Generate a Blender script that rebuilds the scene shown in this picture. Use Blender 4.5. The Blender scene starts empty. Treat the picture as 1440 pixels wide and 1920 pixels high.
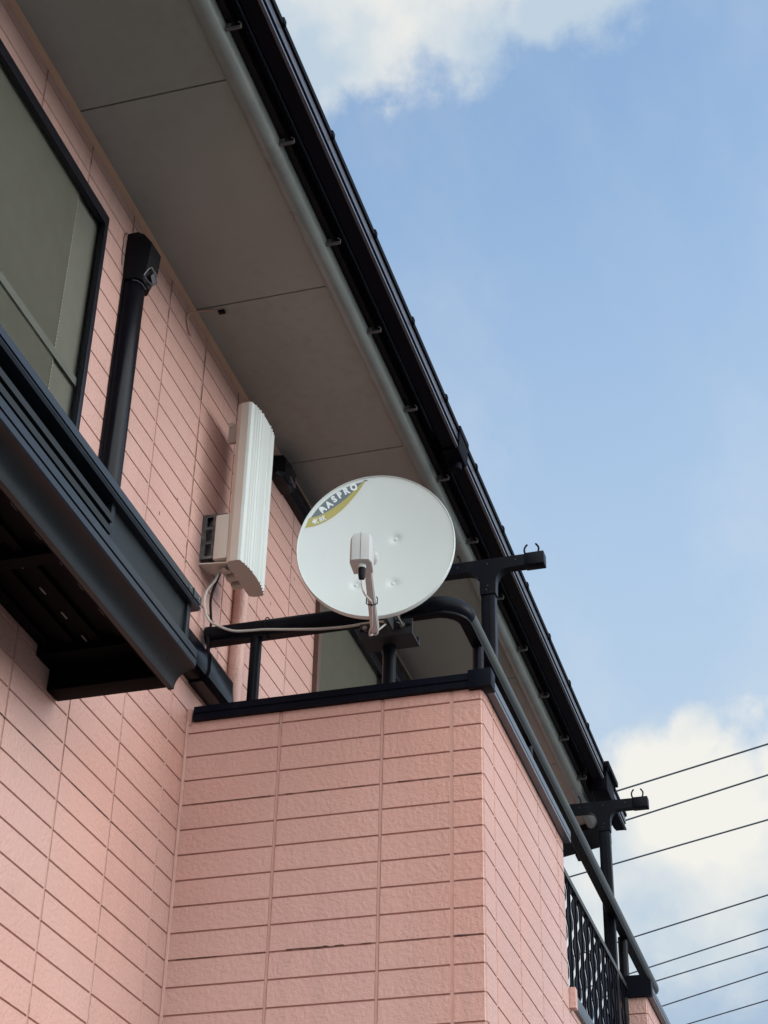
import bpy, bmesh, math, random
from mathutils import Vector, Matrix
random.seed(7)
R = math.radians
sc = bpy.context.scene
COL = sc.collection
Z0 = 1.55            # the photographer's eye height; builders below give z relative to it

# ------------------------------------------------------------------ camera
cam_d = bpy.data.cameras.new('camera')
cam = bpy.data.objects.new('camera', cam_d)
COL.objects.link(cam)
yaw, pit, rol = 0.300578, 0.590875, 0.0232132
F = Vector((math.cos(pit)*math.cos(yaw), math.cos(pit)*math.sin(yaw), math.sin(pit)))
Rt = Vector((math.sin(yaw), -math.cos(yaw), 0))
U = Rt.cross(F)
Rt2 = math.cos(rol)*Rt + math.sin(rol)*U
U2 = -math.sin(rol)*Rt + math.cos(rol)*U
m = Matrix((Rt2, U2, -F)).transposed().to_4x4()
m.translation = (0, 0, Z0)
cam.matrix_world = m
cam_d.sensor_fit = 'VERTICAL'
cam_d.sensor_height = 36.0
cam_d.lens = 3287.97 / 1920 * 36.0
cam_d.clip_start = 0.05
cam_d.clip_end = 2000
sc.camera = cam
sc.render.resolution_x, sc.render.resolution_y = 768, 1024

# ------------------------------------------------------------------ light
SUN_EL, SUN_ROT = R(14), R(164)
vs = sc.view_settings
vs.view_transform = 'Standard'; vs.look = 'None'; vs.gamma = 1; vs.use_curve_mapping = False
vs.exposure = 0.75
sd = Vector((math.sin(SUN_ROT)*math.cos(SUN_EL), math.cos(SUN_ROT)*math.cos(SUN_EL), math.sin(SUN_EL)))
sun_d = bpy.data.lights.new('sun', 'SUN')
sun_d.energy = 0.7; sun_d.angle = R(34); sun_d.color = (1, 0.98, 0.95)
sun = bpy.data.objects.new('sun', sun_d); COL.objects.link(sun)
sun.rotation_euler = sd.to_track_quat('Z', 'Y').to_euler()

w = bpy.data.worlds.new('World'); sc.world = w; w.use_nodes = True
nt = w.node_tree; nt.nodes.clear()
N = nt.nodes.new; L = nt.links.new
def mth(op, a, b=None, c=None, tree=None, clamp=False):
    t = tree or nt
    n = t.nodes.new('ShaderNodeMath'); n.operation = op; n.use_clamp = clamp
    for i, v in enumerate((a, b, c)):
        if v is None: continue
        if isinstance(v, (int, float)): n.inputs[i].default_value = v
        else: t.links.new(v, n.inputs[i])
    return n.outputs[0]
out = N('ShaderNodeOutputWorld'); bg = N('ShaderNodeBackground')
sky = N('ShaderNodeTexSky'); sky.sky_type = 'NISHITA'; sky.sun_disc = False
sky.sun_elevation = SUN_EL; sky.sun_rotation = SUN_ROT
sky.air_density = 1.0; sky.dust_density = 1.2; sky.ozone_density = 1.6
tc = N('ShaderNodeTexCoord')
noi = N('ShaderNodeTexNoise'); noi.inputs['Scale'].default_value = 13; noi.inputs['Detail'].default_value = 10
noi.inputs['Roughness'].default_value = 0.62
L(tc.outputs['Generated'], noi.inputs['Vector'])
big = N('ShaderNodeTexNoise'); big.inputs['Scale'].default_value = 2.2; big.inputs['Detail'].default_value = 6
L(tc.outputs['Generated'], big.inputs['Vector'])
def blob(c, radius, stretch=(1, 1, 1)):
    s = N('ShaderNodeVectorMath'); s.operation = 'SUBTRACT'
    L(tc.outputs['Generated'], s.inputs[0]); s.inputs[1].default_value = c
    mu = N('ShaderNodeVectorMath'); mu.operation = 'MULTIPLY'
    L(s.outputs[0], mu.inputs[0]); mu.inputs[1].default_value = stretch
    le = N('ShaderNodeVectorMath'); le.operation = 'LENGTH'; L(mu.outputs[0], le.inputs[0])
    return mth('SUBTRACT', 1.0, mth('DIVIDE', le.outputs['Value'], radius), clamp=True)
def pix(px, py):   # a compass direction of the sky seen from the ground
    return (F*3287.97 + Rt2*(px-720) - U2*(py-960)).normalized()
dens = None
for (px, py, r_) in [
        (860, -190, .120), (700, -20, .075), (580, -10, .090), (1090, -70, .060), (580, 150, .040), (660, 100, .040), (1010, 20, .034),
        (1240, 1490, .062), (1400, 1560, .088), (1150, 1630, .085), (1130, 1520, .055), (1320, 1680, .078), (1440, 1600, .06), (1470, 1450, .04), (1300, 1380, .025)]:
    b = blob(pix(px, py), r_)
    dens = b if dens is None else mth('MAXIMUM', dens, b)
# scattered clouds over the rest of the sky, away from the clear patch in the view
clear = blob(pix(900, 900), 0.75)
rest = mth('MULTIPLY', mth('SUBTRACT', big.outputs['Fac'], 0.47, clamp=True), 5.0)
rest = mth('SUBTRACT', rest, mth('MULTIPLY', clear, 3.0), clamp=True)
sh = mth('ADD', mth('MINIMUM', dens, 0.85), mth('MULTIPLY', mth('SUBTRACT', noi.outputs['Fac'], 0.5), 1.7))
gate = mth('MULTIPLY', dens, 7.0, clamp=True)
mr = N('ShaderNodeMapRange'); mr.interpolation_type = 'SMOOTHSTEP'
L(sh, mr.inputs['Value'])
mr.inputs['From Min'].default_value = 0.06; mr.inputs['From Max'].default_value = 0.56
soft = mth('MULTIPLY', mth('MULTIPLY', mr.outputs['Result'], gate), 0.90)
wm = N('ShaderNodeMapping'); wm.inputs['Scale'].default_value = (2.0, 6.0, 4.5); wm.inputs['Rotation'].default_value = (0.3, 0.5, 0.4); L(tc.outputs['Generated'], wm.inputs['Vector'])
wn_ = N('ShaderNodeTexNoise'); wn_.inputs['Scale'].default_value = 1.6; wn_.inputs['Detail'].default_value = 7; wn_.inputs['Roughness'].default_value = 0.6; L(wm.outputs[0], wn_.inputs['Vector'])
wis = mth('MULTIPLY', mth('SUBTRACT', wn_.outputs['Fac'], 0.44, clamp=True), 0.75)      # thin milky veil
cm = mth('MAXIMUM', mth('MAXIMUM', soft, mth('MULTIPLY', rest, 0.9)), wis, clamp=True)
# cloud tone: warm where thick, greyer where thin, lit by the sun side
cr = N('ShaderNodeValToRGB')
cr.color_ramp.elements[0].position = 0.30; cr.color_ramp.elements[0].color = (3.3, 3.95, 4.5, 1)
cr.color_ramp.elements[1].position = 0.75; cr.color_ramp.elements[1].color = (5.6, 5.45, 5.0, 1)
n2 = N('ShaderNodeTexNoise'); n2.inputs['Scale'].default_value = 11; n2.inputs['Detail'].default_value = 7
L(tc.outputs['Generated'], n2.inputs['Vector'])
L(mth('ADD', mth('SUBTRACT', mth('MULTIPLY', n2.outputs['Fac'], 2.0), 0.56), mth('MULTIPLY', blob(pix(1260, 1560), 0.12), 0.35)), cr.inputs['Fac'])
tint = N('ShaderNodeMixRGB'); tint.blend_type = 'MULTIPLY'; tint.inputs[0].default_value = 1
L(sky.outputs[0], tint.inputs[1]); tint.inputs[2].default_value = (1.88, 2.02, 2.12, 1)
hz = N('ShaderNodeMixRGB'); hz.inputs[0].default_value = 0.18
L(tint.outputs[0], hz.inputs[1]); hz.inputs[2].default_value = (3.6, 4.6, 5.6, 1)
sep = N('ShaderNodeSeparateXYZ'); L(tc.outputs['Generated'], sep.inputs[0])
lo = N('ShaderNodeMapRange'); L(sep.outputs['Z'], lo.inputs['Value'])
lo.inputs['From Min'].default_value = 0.72; lo.inputs['From Max'].default_value = 0.42
lo.inputs['To Min'].default_value = 0.0; lo.inputs['To Max'].default_value = 0.95
lowair = N('ShaderNodeMixRGB'); L(lo.outputs[0], lowair.inputs[0]); L(hz.outputs[0], lowair.inputs[1]); lowair.inputs[2].default_value = (2.95, 3.75, 4.65, 1)
lo2 = N('ShaderNodeMapRange'); L(sep.outputs['Z'], lo2.inputs['Value'])
lo2.inputs['From Min'].default_value = 0.40; lo2.inputs['From Max'].default_value = 0.27
haz2 = N('ShaderNodeMixRGB'); L(lo2.outputs[0], haz2.inputs[0]); L(lowair.outputs[0], haz2.inputs[1]); haz2.inputs[2].default_value = (2.35, 3.05, 3.95, 1)
mx = N('ShaderNodeMixRGB'); L(cm, mx.inputs[0]); L(haz2.outputs[0], mx.inputs[1]); L(cr.outputs[0], mx.inputs[2])
# unseen bright bank added to the sky behind the photographer to light facing walls
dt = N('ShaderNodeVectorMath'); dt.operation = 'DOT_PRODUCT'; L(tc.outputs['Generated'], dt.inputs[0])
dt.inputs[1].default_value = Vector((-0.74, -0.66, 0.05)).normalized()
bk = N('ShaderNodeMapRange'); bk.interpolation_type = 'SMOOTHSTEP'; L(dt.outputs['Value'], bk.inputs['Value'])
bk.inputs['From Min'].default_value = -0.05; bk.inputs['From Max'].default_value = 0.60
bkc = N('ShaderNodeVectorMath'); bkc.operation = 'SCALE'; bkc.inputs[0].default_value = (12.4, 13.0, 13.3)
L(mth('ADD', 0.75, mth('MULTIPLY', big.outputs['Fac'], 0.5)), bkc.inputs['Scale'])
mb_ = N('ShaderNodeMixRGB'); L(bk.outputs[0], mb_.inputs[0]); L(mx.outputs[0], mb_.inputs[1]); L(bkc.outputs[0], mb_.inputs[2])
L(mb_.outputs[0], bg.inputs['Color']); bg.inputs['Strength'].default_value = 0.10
L(bg.outputs[0], out.inputs['Surface'])

# ------------------------------------------------------------------ materials
def mat(name, col, rough=0.5, metal=0.0, noise=0.06, nscale=20, bump=0.0, bscale=150, spec=0.5, dirt=None, coat=0):
    mt = bpy.data.materials.new(name); mt.use_nodes = True
    t = mt.node_tree; p = t.nodes['Principled BSDF']
    p.inputs['Roughness'].default_value = rough; p.inputs['Metallic'].default_value = metal
    p.inputs['Specular IOR Level'].default_value = spec
    if coat: p.inputs['Coat Weight'].default_value = coat; p.inputs['Coat Roughness'].default_value = 0.25
    c = t.nodes.new('ShaderNodeTexCoord')
    n = t.nodes.new('ShaderNodeTexNoise'); n.inputs['Scale'].default_value = nscale; n.inputs['Detail'].default_value = 6
    t.links.new(c.outputs['Object'], n.inputs['Vector'])
    r = t.nodes.new('ShaderNodeMapRange'); t.links.new(n.outputs['Fac'], r.inputs['Value'])
    r.inputs['From Min'].default_value = 0.3; r.inputs['From Max'].default_value = 0.7
    r.inputs['To Min'].default_value = 1-noise; r.inputs['To Max'].default_value = 1+noise
    v = t.nodes.new('ShaderNodeVectorMath'); v.operation = 'SCALE'; v.inputs[0].default_value = col
    t.links.new(r.outputs[0], v.inputs['Scale'])
    last = v.outputs[0]
    if dirt:
        dcol, amt, dsc, thr = dirt
        n3 = t.nodes.new('ShaderNodeTexNoise'); n3.inputs['Scale'].default_value = dsc; n3.inputs['Detail'].default_value = 9
        n3.inputs['Roughness'].default_value = 0.65
        t.links.new(c.outputs['Object'], n3.inputs['Vector'])
        r3 = t.nodes.new('ShaderNodeMapRange'); t.links.new(n3.outputs['Fac'], r3.inputs['Value'])
        r3.inputs['From Min'].default_value = thr; r3.inputs['From Max'].default_value = thr+0.15
        r3.inputs['To Max'].default_value = amt
        mxx = t.nodes.new('ShaderNodeMixRGB'); t.links.new(r3.outputs[0], mxx.inputs[0])
        t.links.new(last, mxx.inputs[1]); mxx.inputs[2].default_value = (*dcol, 1); last = mxx.outputs[0]
    t.links.new(last, p.inputs['Base Color'])
    if bump:
        nb = t.nodes.new('ShaderNodeTexNoise'); nb.inputs['Scale'].default_value = bscale; nb.inputs['Detail'].default_value = 4
        t.links.new(c.outputs['Object'], nb.inputs['Vector'])
        b = t.nodes.new('ShaderNodeBump'); b.inputs['Strength'].default_value = bump; b.inputs['Distance'].default_value = 0.004
        t.links.new(nb.outputs['Fac'], b.inputs['Height']); t.links.new(b.outputs[0], p.inputs['Normal'])
    rr = t.nodes.new('ShaderNodeMapRange'); t.links.new(n.outputs['Fac'], rr.inputs['Value'])
    rr.inputs['To Min'].default_value = max(rough-0.08, 0.02); rr.inputs['To Max'].default_value = rough+0.08
    t.links.new(rr.outputs[0], p.inputs['Roughness'])
    return mt
PINK = (0.62, 0.370, 0.314)
M = dict(
    pink=mat('pink_painted_siding', PINK, 0.40, noise=0.03, nscale=3, bump=0.9, bscale=85, dirt=((0.34, 0.22, 0.19), 0.25, 5, 0.62)),
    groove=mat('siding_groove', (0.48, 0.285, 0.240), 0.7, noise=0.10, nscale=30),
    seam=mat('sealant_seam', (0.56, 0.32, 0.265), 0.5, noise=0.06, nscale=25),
    crack=mat('dark_crack', (0.05, 0.028, 0.022), 0.9, noise=0.3, nscale=60),
    warmtrim=mat('beige_trim', (0.60, 0.36, 0.24), 0.6, noise=0.04),
    soffit=mat('soffit_board', (0.355, 0.350, 0.315), 0.75, noise=0.06, nscale=2.5, bump=0.12, bscale=220, dirt=((0.30, 0.285, 0.26), 0.4, 1.6, 0.52)),
    joint=mat('soffit_joint', (0.03, 0.028, 0.03), 0.8),
    roll=mat('grey_green_moulding', (0.23, 0.25, 0.235), 0.30, noise=0.12, nscale=8, dirt=((0.10, 0.11, 0.09), 0.5, 6, 0.58)),
    fascia=mat('dark_brown_fascia', (0.008, 0.006, 0.008), 0.55, spec=0.15, noise=0.2, nscale=6),
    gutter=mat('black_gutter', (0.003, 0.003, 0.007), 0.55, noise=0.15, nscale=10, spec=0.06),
    gutterlit=mat('gutter_face_lit', (0.075, 0.075, 0.09), 0.30, noise=0.15, nscale=8),  # sky light on the gutter's lip and outer strip, put in as lighter colour
    rooft=mat('roof_tile', (0.05, 0.05, 0.055), 0.6, noise=0.2, nscale=5),
    bronze=mat('black_aluminium', (0.012, 0.017, 0.026), 0.34, noise=0.10, nscale=10, spec=0.35, dirt=((0.03, 0.035, 0.045), 0.5, 12, 0.58)),
    cove=mat('charcoal_aluminium', (0.008, 0.012, 0.015), 0.40, noise=0.15, nscale=10, bump=0.05, bscale=30, spec=0.25, dirt=((0.04, 0.045, 0.05), 0.5, 9, 0.60)),
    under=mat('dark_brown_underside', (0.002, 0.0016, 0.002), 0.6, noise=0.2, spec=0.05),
    rail=mat('black_handrail', (0.004, 0.005, 0.009), 0.38, noise=0.15, nscale=12, spec=0.10, dirt=((0.014, 0.015, 0.018), 0.7, 10, 0.55)),
    railgreen=mat('weathered_handrail', (0.032, 0.035, 0.031), 0.45, noise=0.2, nscale=6, dirt=((0.07, 0.085, 0.04), 0.6, 3, 0.54)),
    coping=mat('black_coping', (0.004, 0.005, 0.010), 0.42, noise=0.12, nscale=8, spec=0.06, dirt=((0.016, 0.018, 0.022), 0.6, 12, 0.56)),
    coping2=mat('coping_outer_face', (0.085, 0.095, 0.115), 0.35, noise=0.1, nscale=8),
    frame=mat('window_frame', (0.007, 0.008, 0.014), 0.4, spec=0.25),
    frametrim=mat('window_frame_brown', (0.10, 0.055, 0.04), 0.5),  # brown trim at the side of the balcony window
    blind=mat('pleated_blind', (0.41, 0.402, 0.360), 0.8, noise=0.04),
    blindside=mat('blind_side_cloth', (0.235, 0.23, 0.205), 0.85),  # darkened in colour to match the shade inside the pleats
    blindband=mat('blind_band', (0.21, 0.215, 0.20), 0.8),
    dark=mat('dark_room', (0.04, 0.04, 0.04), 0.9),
    duct=mat('glossy_black_duct', (0.004, 0.004, 0.007), 0.24, noise=0.1, spec=0.22),
    ducttrim=mat('scuffed_duct_clip', (0.09, 0.09, 0.10), 0.35),
    white=mat('dish_white', (0.66, 0.72, 0.70), 0.38, noise=0.012, nscale=5, dirt=((0.58, 0.60, 0.56), 0.25, 7, 0.60)),
    lnb=mat('lnb_plastic', (0.50, 0.505, 0.49), 0.45, noise=0.01),
    panel=mat('panel_antenna_white', (0.60, 0.635, 0.61), 0.42, noise=0.02, nscale=6),
    panelside=mat('panel_antenna_side', (0.62, 0.56, 0.49), 0.5, noise=0.03, nscale=6),
    galv=mat('galvanised_steel', (0.10, 0.105, 0.11), 0.45, metal=0.4, noise=0.5, nscale=40, dirt=((0.5, 0.5, 0.5), 0.7, 40, 0.58)),
    clamp=mat('dark_steel_clamp', (0.030, 0.033, 0.038), 0.45, noise=0.15, nscale=20),
    bolt=mat('zinc_bolt', (0.42, 0.40, 0.36), 0.35, metal=0.8),
    black=mat('black_rubber', (0.005, 0.005, 0.007), 0.5, spec=0.15),
    cable=mat('pale_cable', (0.55, 0.53, 0.49), 0.5),
    pinkcable=mat('pink_painted_cable', (0.50, 0.30, 0.24), 0.6),
    slate=mat('decal_slate', (0.115, 0.155, 0.180), 0.4, noise=0.02),
    gold=mat('decal_gold', (0.42, 0.37, 0.085), 0.4, noise=0.03),
    letter=mat('decal_lettering', (0.80, 0.86, 0.88), 0.4, noise=0.0),
    bracketm=mat('grey_bracket', (0.10, 0.10, 0.10), 0.55, noise=0.25, nscale=60),
    wire=mat('utility_wire', (0.07, 0.085, 0.11), 0.6),
    ground=mat('ground_concrete', (0.108, 0.108, 0.106), 0.85, noise=0.15, nscale=0.8, bump=0.2, bscale=30),
)
def weather(mt, col, amt):
    """rain streaks and faded patches over a painted wall"""
    t = mt.node_tree; p = t.nodes['Principled BSDF']; src = p.inputs['Base Color'].links[0].from_socket
    c = t.nodes.new('ShaderNodeTexCoord')
    mp = t.nodes.new('ShaderNodeMapping'); mp.inputs['Scale'].default_value = (26, 26, 1.1); t.links.new(c.outputs['Object'], mp.inputs['Vector'])
    n1 = t.nodes.new('ShaderNodeTexNoise'); n1.inputs['Scale'].default_value = 1; n1.inputs['Detail'].default_value = 5; t.links.new(mp.outputs[0], n1.inputs['Vector'])
    n2_ = t.nodes.new('ShaderNodeTexNoise'); n2_.inputs['Scale'].default_value = 1.3; n2_.inputs['Detail'].default_value = 3; t.links.new(c.outputs['Object'], n2_.inputs['Vector'])
    r1 = t.nodes.new('ShaderNodeMapRange'); t.links.new(n1.outputs['Fac'], r1.inputs['Value']); r1.inputs['From Min'].default_value = .48; r1.inputs['From Max'].default_value = .72
    r2 = t.nodes.new('ShaderNodeMapRange'); t.links.new(n2_.outputs['Fac'], r2.inputs['Value']); r2.inputs['From Min'].default_value = .38; r2.inputs['From Max'].default_value = .62
    f_ = mth('MULTIPLY', mth('MULTIPLY', r1.outputs[0], r2.outputs[0], tree=t), amt, tree=t)
    mx_ = t.nodes.new('ShaderNodeMixRGB'); t.links.new(f_, mx_.inputs[0]); t.links.new(src, mx_.inputs[1]); mx_.inputs[2].default_value = (*col, 1)
    n3_ = t.nodes.new('ShaderNodeTexNoise'); n3_.inputs['Scale'].default_value = 0.9; t.links.new(c.outputs['Object'], n3_.inputs['Vector'])
    h = t.nodes.new('ShaderNodeHueSaturation'); t.links.new(mx_.outputs[0], h.inputs['Color'])
    r3_ = t.nodes.new('ShaderNodeMapRange'); t.links.new(n3_.outputs['Fac'], r3_.inputs['Value']); r3_.inputs['From Min'].default_value = .35; r3_.inputs['From Max'].default_value = .65
    r3_.inputs['To Min'].default_value = 0.90; r3_.inputs['To Max'].default_value = 1.12; t.links.new(r3_.outputs[0], h.inputs['Saturation'])
    if 'pink' in mt.name:      # each siding panel came from its own paint batch
        ad_ = t.nodes.new('ShaderNodeVectorMath'); ad_.operation = 'ADD'; ad_.inputs[1].default_value = (50.18, 50.31, 50.165); t.links.new(c.outputs['Object'], ad_.inputs[0])
        sn = t.nodes.new('ShaderNodeVectorMath'); sn.operation = 'SNAP'; sn.inputs[1].default_value = (0.8976, 0.8976, 0.4506); t.links.new(ad_.outputs[0], sn.inputs[0])
        wn2 = t.nodes.new('ShaderNodeTexWhiteNoise'); t.links.new(sn.outputs[0], wn2.inputs['Vector'])
        r4 = t.nodes.new('ShaderNodeMapRange'); t.links.new(wn2.outputs['Value'], r4.inputs['Value']); r4.inputs['To Min'].default_value = 0.972; r4.inputs['To Max'].default_value = 1.028
        t.links.new(r4.outputs[0], h.inputs['Value'])
    t.links.new(h.outputs[0], p.inputs['Base Color'])
weather(M['pink'], (0.40, 0.27, 0.24), 0.28)
weather(M['soffit'], (0.20, 0.185, 0.165), 0.25)
weather(M['white'], (0.50, 0.51, 0.46), 0.22)
weather(M['panel'], (0.46, 0.45, 0.38), 0.30)
# glass: clear pane with a mirror-like sheen
g = bpy.data.materials.new('window_glass'); g.use_nodes = True; t = g.node_tree; t.nodes.clear()
o_ = t.nodes.new('ShaderNodeOutputMaterial'); mix = t.nodes.new('ShaderNodeMixShader')
tr = t.nodes.new('ShaderNodeBsdfTransparent'); tr.inputs[0].default_value = (0.84, 0.85, 0.82, 1)
gl = t.nodes.new('ShaderNodeBsdfGlossy'); gl.inputs['Roughness'].default_value = 0.06
fr = t.nodes.new('ShaderNodeFresnel'); fr.inputs[0].default_value = 1.35
t.links.new(fr.outputs[0], mix.inputs[0]); t.links.new(tr.outputs[0], mix.inputs[1]); t.links.new(gl.outputs[0], mix.inputs[2])
t.links.new(mix.outputs[0], o_.inputs[0]); M['glass'] = g

# ------------------------------------------------------------------ builders
def empty(name, loc, label=None, cat=None, group=None, kind=None):
    o = bpy.data.objects.new(name, None); COL.objects.link(o)
    o.location = (loc[0], loc[1], loc[2]+Z0); o.empty_display_size = 0.1
    tag(o, label, cat, group, kind); return o
def tag(o, label=None, cat=None, group=None, kind=None):
    if label: o['label'] = label
    if cat: o['category'] = cat
    if group: o['group'] = group
    if kind: o['kind'] = kind
    return o
def rootloc(p):
    v = Vector((0, 0, 0))
    while p is not None:
        v += p.location; p = p.parent
    return v
class MB:
    def __init__(s): s.bm = bmesh.new(); s.mi = 0
    def face(s, pts, mi=None):
        vs_ = [s.bm.verts.new(p) for p in pts]
        f = s.bm.faces.new(vs_); f.material_index = s.mi if mi is None else mi; return f
    def loft(s, rings, close=True, caps=True, mi=None):
        rv = [[s.bm.verts.new(p) for p in r] for r in rings]; n = len(rv[0])
        for a, b in zip(rv[:-1], rv[1:]):
            for i in range(n if close else n-1):
                j = (i+1) % n
                f = s.bm.faces.new((a[i], a[j], b[j], b[i])); f.material_index = s.mi if mi is None else mi
        if caps and close:
            for r, rev in ((rv[0], True), (rv[-1], False)):
                f = s.bm.faces.new(list(reversed(r)) if rev else r); f.material_index = s.mi if mi is None else mi
    def box(s, x0, x1, y0, y1, z0, z1, b=0.0, mi=None):
        if b:
            t2 = bmesh.new(); bmesh.ops.create_cube(t2, size=1)
            for v in t2.verts:
                v.co = Vector(((x0+x1)/2+v.co.x*(x1-x0), (y0+y1)/2+v.co.y*(y1-y0), (z0+z1)/2+v.co.z*(z1-z0)))
            bmesh.ops.bevel(t2, geom=t2.edges[:], offset=b, segments=2, profile=0.6, affect='EDGES')
            mp = {v: s.bm.verts.new(v.co) for v in t2.verts}
            for f in t2.faces:
                nf = s.bm.faces.new([mp[v] for v in f.verts]); nf.material_index = s.mi if mi is None else mi
            t2.free(); return
        s.loft([[(x0, y0, z0), (x1, y0, z0), (x1, y1, z0), (x0, y1, z0)], [(x0, y0, z1), (x1, y0, z1), (x1, y1, z1), (x0, y1, z1)]], mi=mi)
    def px(s, prof, x0, x1, mi=None, caps=True):       # (y,z) profile along x
        s.loft([[(x0, y, z) for y, z in prof], [(x1, y, z) for y, z in prof]], mi=mi, caps=caps)
    def py(s, prof, y0, y1, mi=None):
        s.loft([[(x, y0, z) for x, z in prof], [(x, y1, z) for x, z in prof]], mi=mi)
    def pz(s, prof, z0, z1, mi=None):
        s.loft([[(x, y, z0) for x, y in prof], [(x, y, z1) for x, y in prof]], mi=mi)
    def tube(s, pts, r, n=12, mi=None, smooth=0, caps=True, rs=None):
        P = [Vector(p) for p in pts]
        if smooth:
            Q = []
            for i in range(len(P)-1):
                p0 = P[max(i-1, 0)]; p1 = P[i]; p2 = P[i+1]; p3 = P[min(i+2, len(P)-1)]
                for k in range(smooth):
                    t_ = k/smooth
                    Q.append(0.5*((2*p1)+(-p0+p2)*t_+(2*p0-5*p1+4*p2-p3)*t_*t_+(-p0+3*p1-3*p2+p3)*t_**3))
            Q.append(P[-1]); P = Q
        rings = []; ref = None
        for i, p in enumerate(P):
            d = (P[min(i+1, len(P)-1)]-P[max(i-1, 0)]).normalized()
            if ref is None: ref = d.orthogonal().normalized()
            ref = (ref-d*ref.dot(d)).normalized(); b_ = d.cross(ref)
            rr_ = r if rs is None else rs[min(i, len(rs)-1)]
            rings.append([p+rr_*(math.cos(2*math.pi*k/n)*ref+math.sin(2*math.pi*k/n)*b_) for k in range(n)])
        s.loft(rings, mi=mi, caps=caps)
    def build(s, name, mats, parent=None, label=None, cat=None, group=None, kind=None, smooth=True, origin=None):
        bmesh.ops.recalc_face_normals(s.bm, faces=s.bm.faces[:])
        if smooth:
            for f in s.bm.faces: f.smooth = True
            for e in s.bm.edges:
                if len(e.link_faces) == 2 and e.calc_face_angle(0) > R(32): e.smooth = False
        L0 = rootloc(parent) if parent is not None else Vector((0, 0, Z0))
        if parent is None and origin is not None: L0 = Vector((origin[0], origin[1], origin[2]+Z0))
        off = Vector((0, 0, Z0))-L0
        for v in s.bm.verts: v.co += off
        me = bpy.data.meshes.new(name); s.bm.to_mesh(me); s.bm.free()
        for k in (mats if isinstance(mats, (list, tuple)) else [mats]): me.materials.append(M[k])
        o = bpy.data.objects.new(name, me); COL.objects.link(o)
        if parent is not None: o.parent = parent
        else: o.location = L0
        return tag(o, label, cat, group, kind)

def islands(mb):
    """one MB per loose piece of mb"""
    bm = mb.bm; bm.verts.index_update(); seen = set(); outl = []
    for v in bm.verts:
        if v in seen: continue
        st = [v]; seen.add(v); comp = []
        while st:
            a = st.pop(); comp.append(a)
            for e in a.link_edges:
                b = e.other_vert(a)
                if b not in seen: seen.add(b); st.append(b)
        fs = {f for a in comp for f in a.link_faces}
        nb_ = MB(); mp = {a: nb_.bm.verts.new(a.co) for a in comp}
        for f in fs:
            nf = nb_.bm.faces.new([mp[q] for q in f.verts]); nf.material_index = f.material_index
        outl.append(nb_)
    return outl
def build_each(mb, name, mats, parent, **k):
    return [q.build(name, mats, parent, **k) for q in islands(mb)]
ROW = 0.0751; ZR = 2.286          # siding course height, and a course line
COLW = 0.2992
def siding(mb, O, ud, nd, ue, ze, holes=(), seams=()):
    """Courses of raised blocks on a backing sheet; ue/ze are block edges along ud and z; nd outward."""
    ud = Vector(ud); nd = Vector(nd); O = Vector(O)
    P = lambda u, z, d: O+ud*u+Vector((0, 0, z))-nd*d
    D = 0.0055
    cuts = [(h[0], h[1], h[2], h[3]) for h in holes]
    us = sorted(set(ue) | {c[0] for c in cuts} | {c[1] for c in cuts})
    zs_ = sorted(set(ze) | {c[2] for c in cuts} | {c[3] for c in cuts})
    eps = 1e-6
    def inside(u, z): return any(c[0]-eps < u < c[1]+eps and c[2]-eps < z < c[3]+eps for c in cuts)
    for i in range(len(us)-1):
        for j in range(len(zs_)-1):
            a, b, c, d = us[i], us[i+1], zs_[j], zs_[j+1]
            if inside((a+b)/2, (c+d)/2): continue
            mb.face([P(a, c, D), P(b, c, D), P(b, d, D), P(a, d, D)], mi=1)
            gu = [0.0034 if e in ue else 0.0 for e in (a, b)]
            bl, br = [0.0022 if e in ue else 0.0 for e in (a, b)]; bb, bt = [0.0018 if e in ze else 0.0 for e in (c, d)]
            gz = [0.0010 if e in ze else 0.0 for e in (c, d)]
            a2, b2, c2, d2 = a+gu[0], b-gu[1], c+gz[0], d-gz[1]
            if b2-a2 < 0.008 or d2-c2 < 0.008: continue
            q = 0.0
            base = [P(a2, c2, D), P(b2, c2, D), P(b2, d2, D), P(a2, d2, D)]
            top = [P(a2+bl, c2+bb, q), P(b2-br, c2+bb, q), P(b2-br, d2-bt, q), P(a2+bl, d2-bt, q)]
            mb.face(top, mi=0)
            for k in range(4):
                l = (k+1) % 4
                mb.face([base[k], base[l], top[l], top[k]], mi=(1 if k == 0 else 0))
    # shallow vertical joints bridging the courses
    for e in ue[1:-1] if len(ue) > 2 else []:
        dep = 0.0022
        wdt = 0.0052 if e in seams else 0.0034
        for j in range(len(zs_)-1):
            c, d = zs_[j], zs_[j+1]
            if inside(e-0.01, (c+d)/2) or inside(e+0.01, (c+d)/2): continue
            mb.face([P(e-wdt, c, dep), P(e+wdt, c, dep), P(e+wdt, d, dep), P(e-wdt, d, dep)], mi=2)
def crackstrip(mb, O, ud, nd, u0, u1, z, th=0.002, dep=-0.0006, vert=False, gap=0.15):
    """A broken dark line where the sealant has split."""
    ud = Vector(ud); nd = Vector(nd); O = Vector(O); zz = Vector((0, 0, 1))
    u = u0
    if vert: ud, zz = zz, ud
    mi = 3
    while u < u1:
        l = random.uniform(0.01, 0.05); e = min(u+l, u1)
        if random.random() > gap:
            a, b = th*random.uniform(.3, 1), th*random.uniform(.3, 1); s_ = random.uniform(-.0008, .0008)
            mb.face([O+ud*u+zz*(z+s_-a/2)-nd*dep, O+ud*e+zz*(z+s_-b/2)-nd*dep, O+ud*e+zz*(z+s_+b/2)-nd*dep, O+ud*u+zz*(z+s_+a/2)-nd*dep], mi=3)
        u = e
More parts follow.
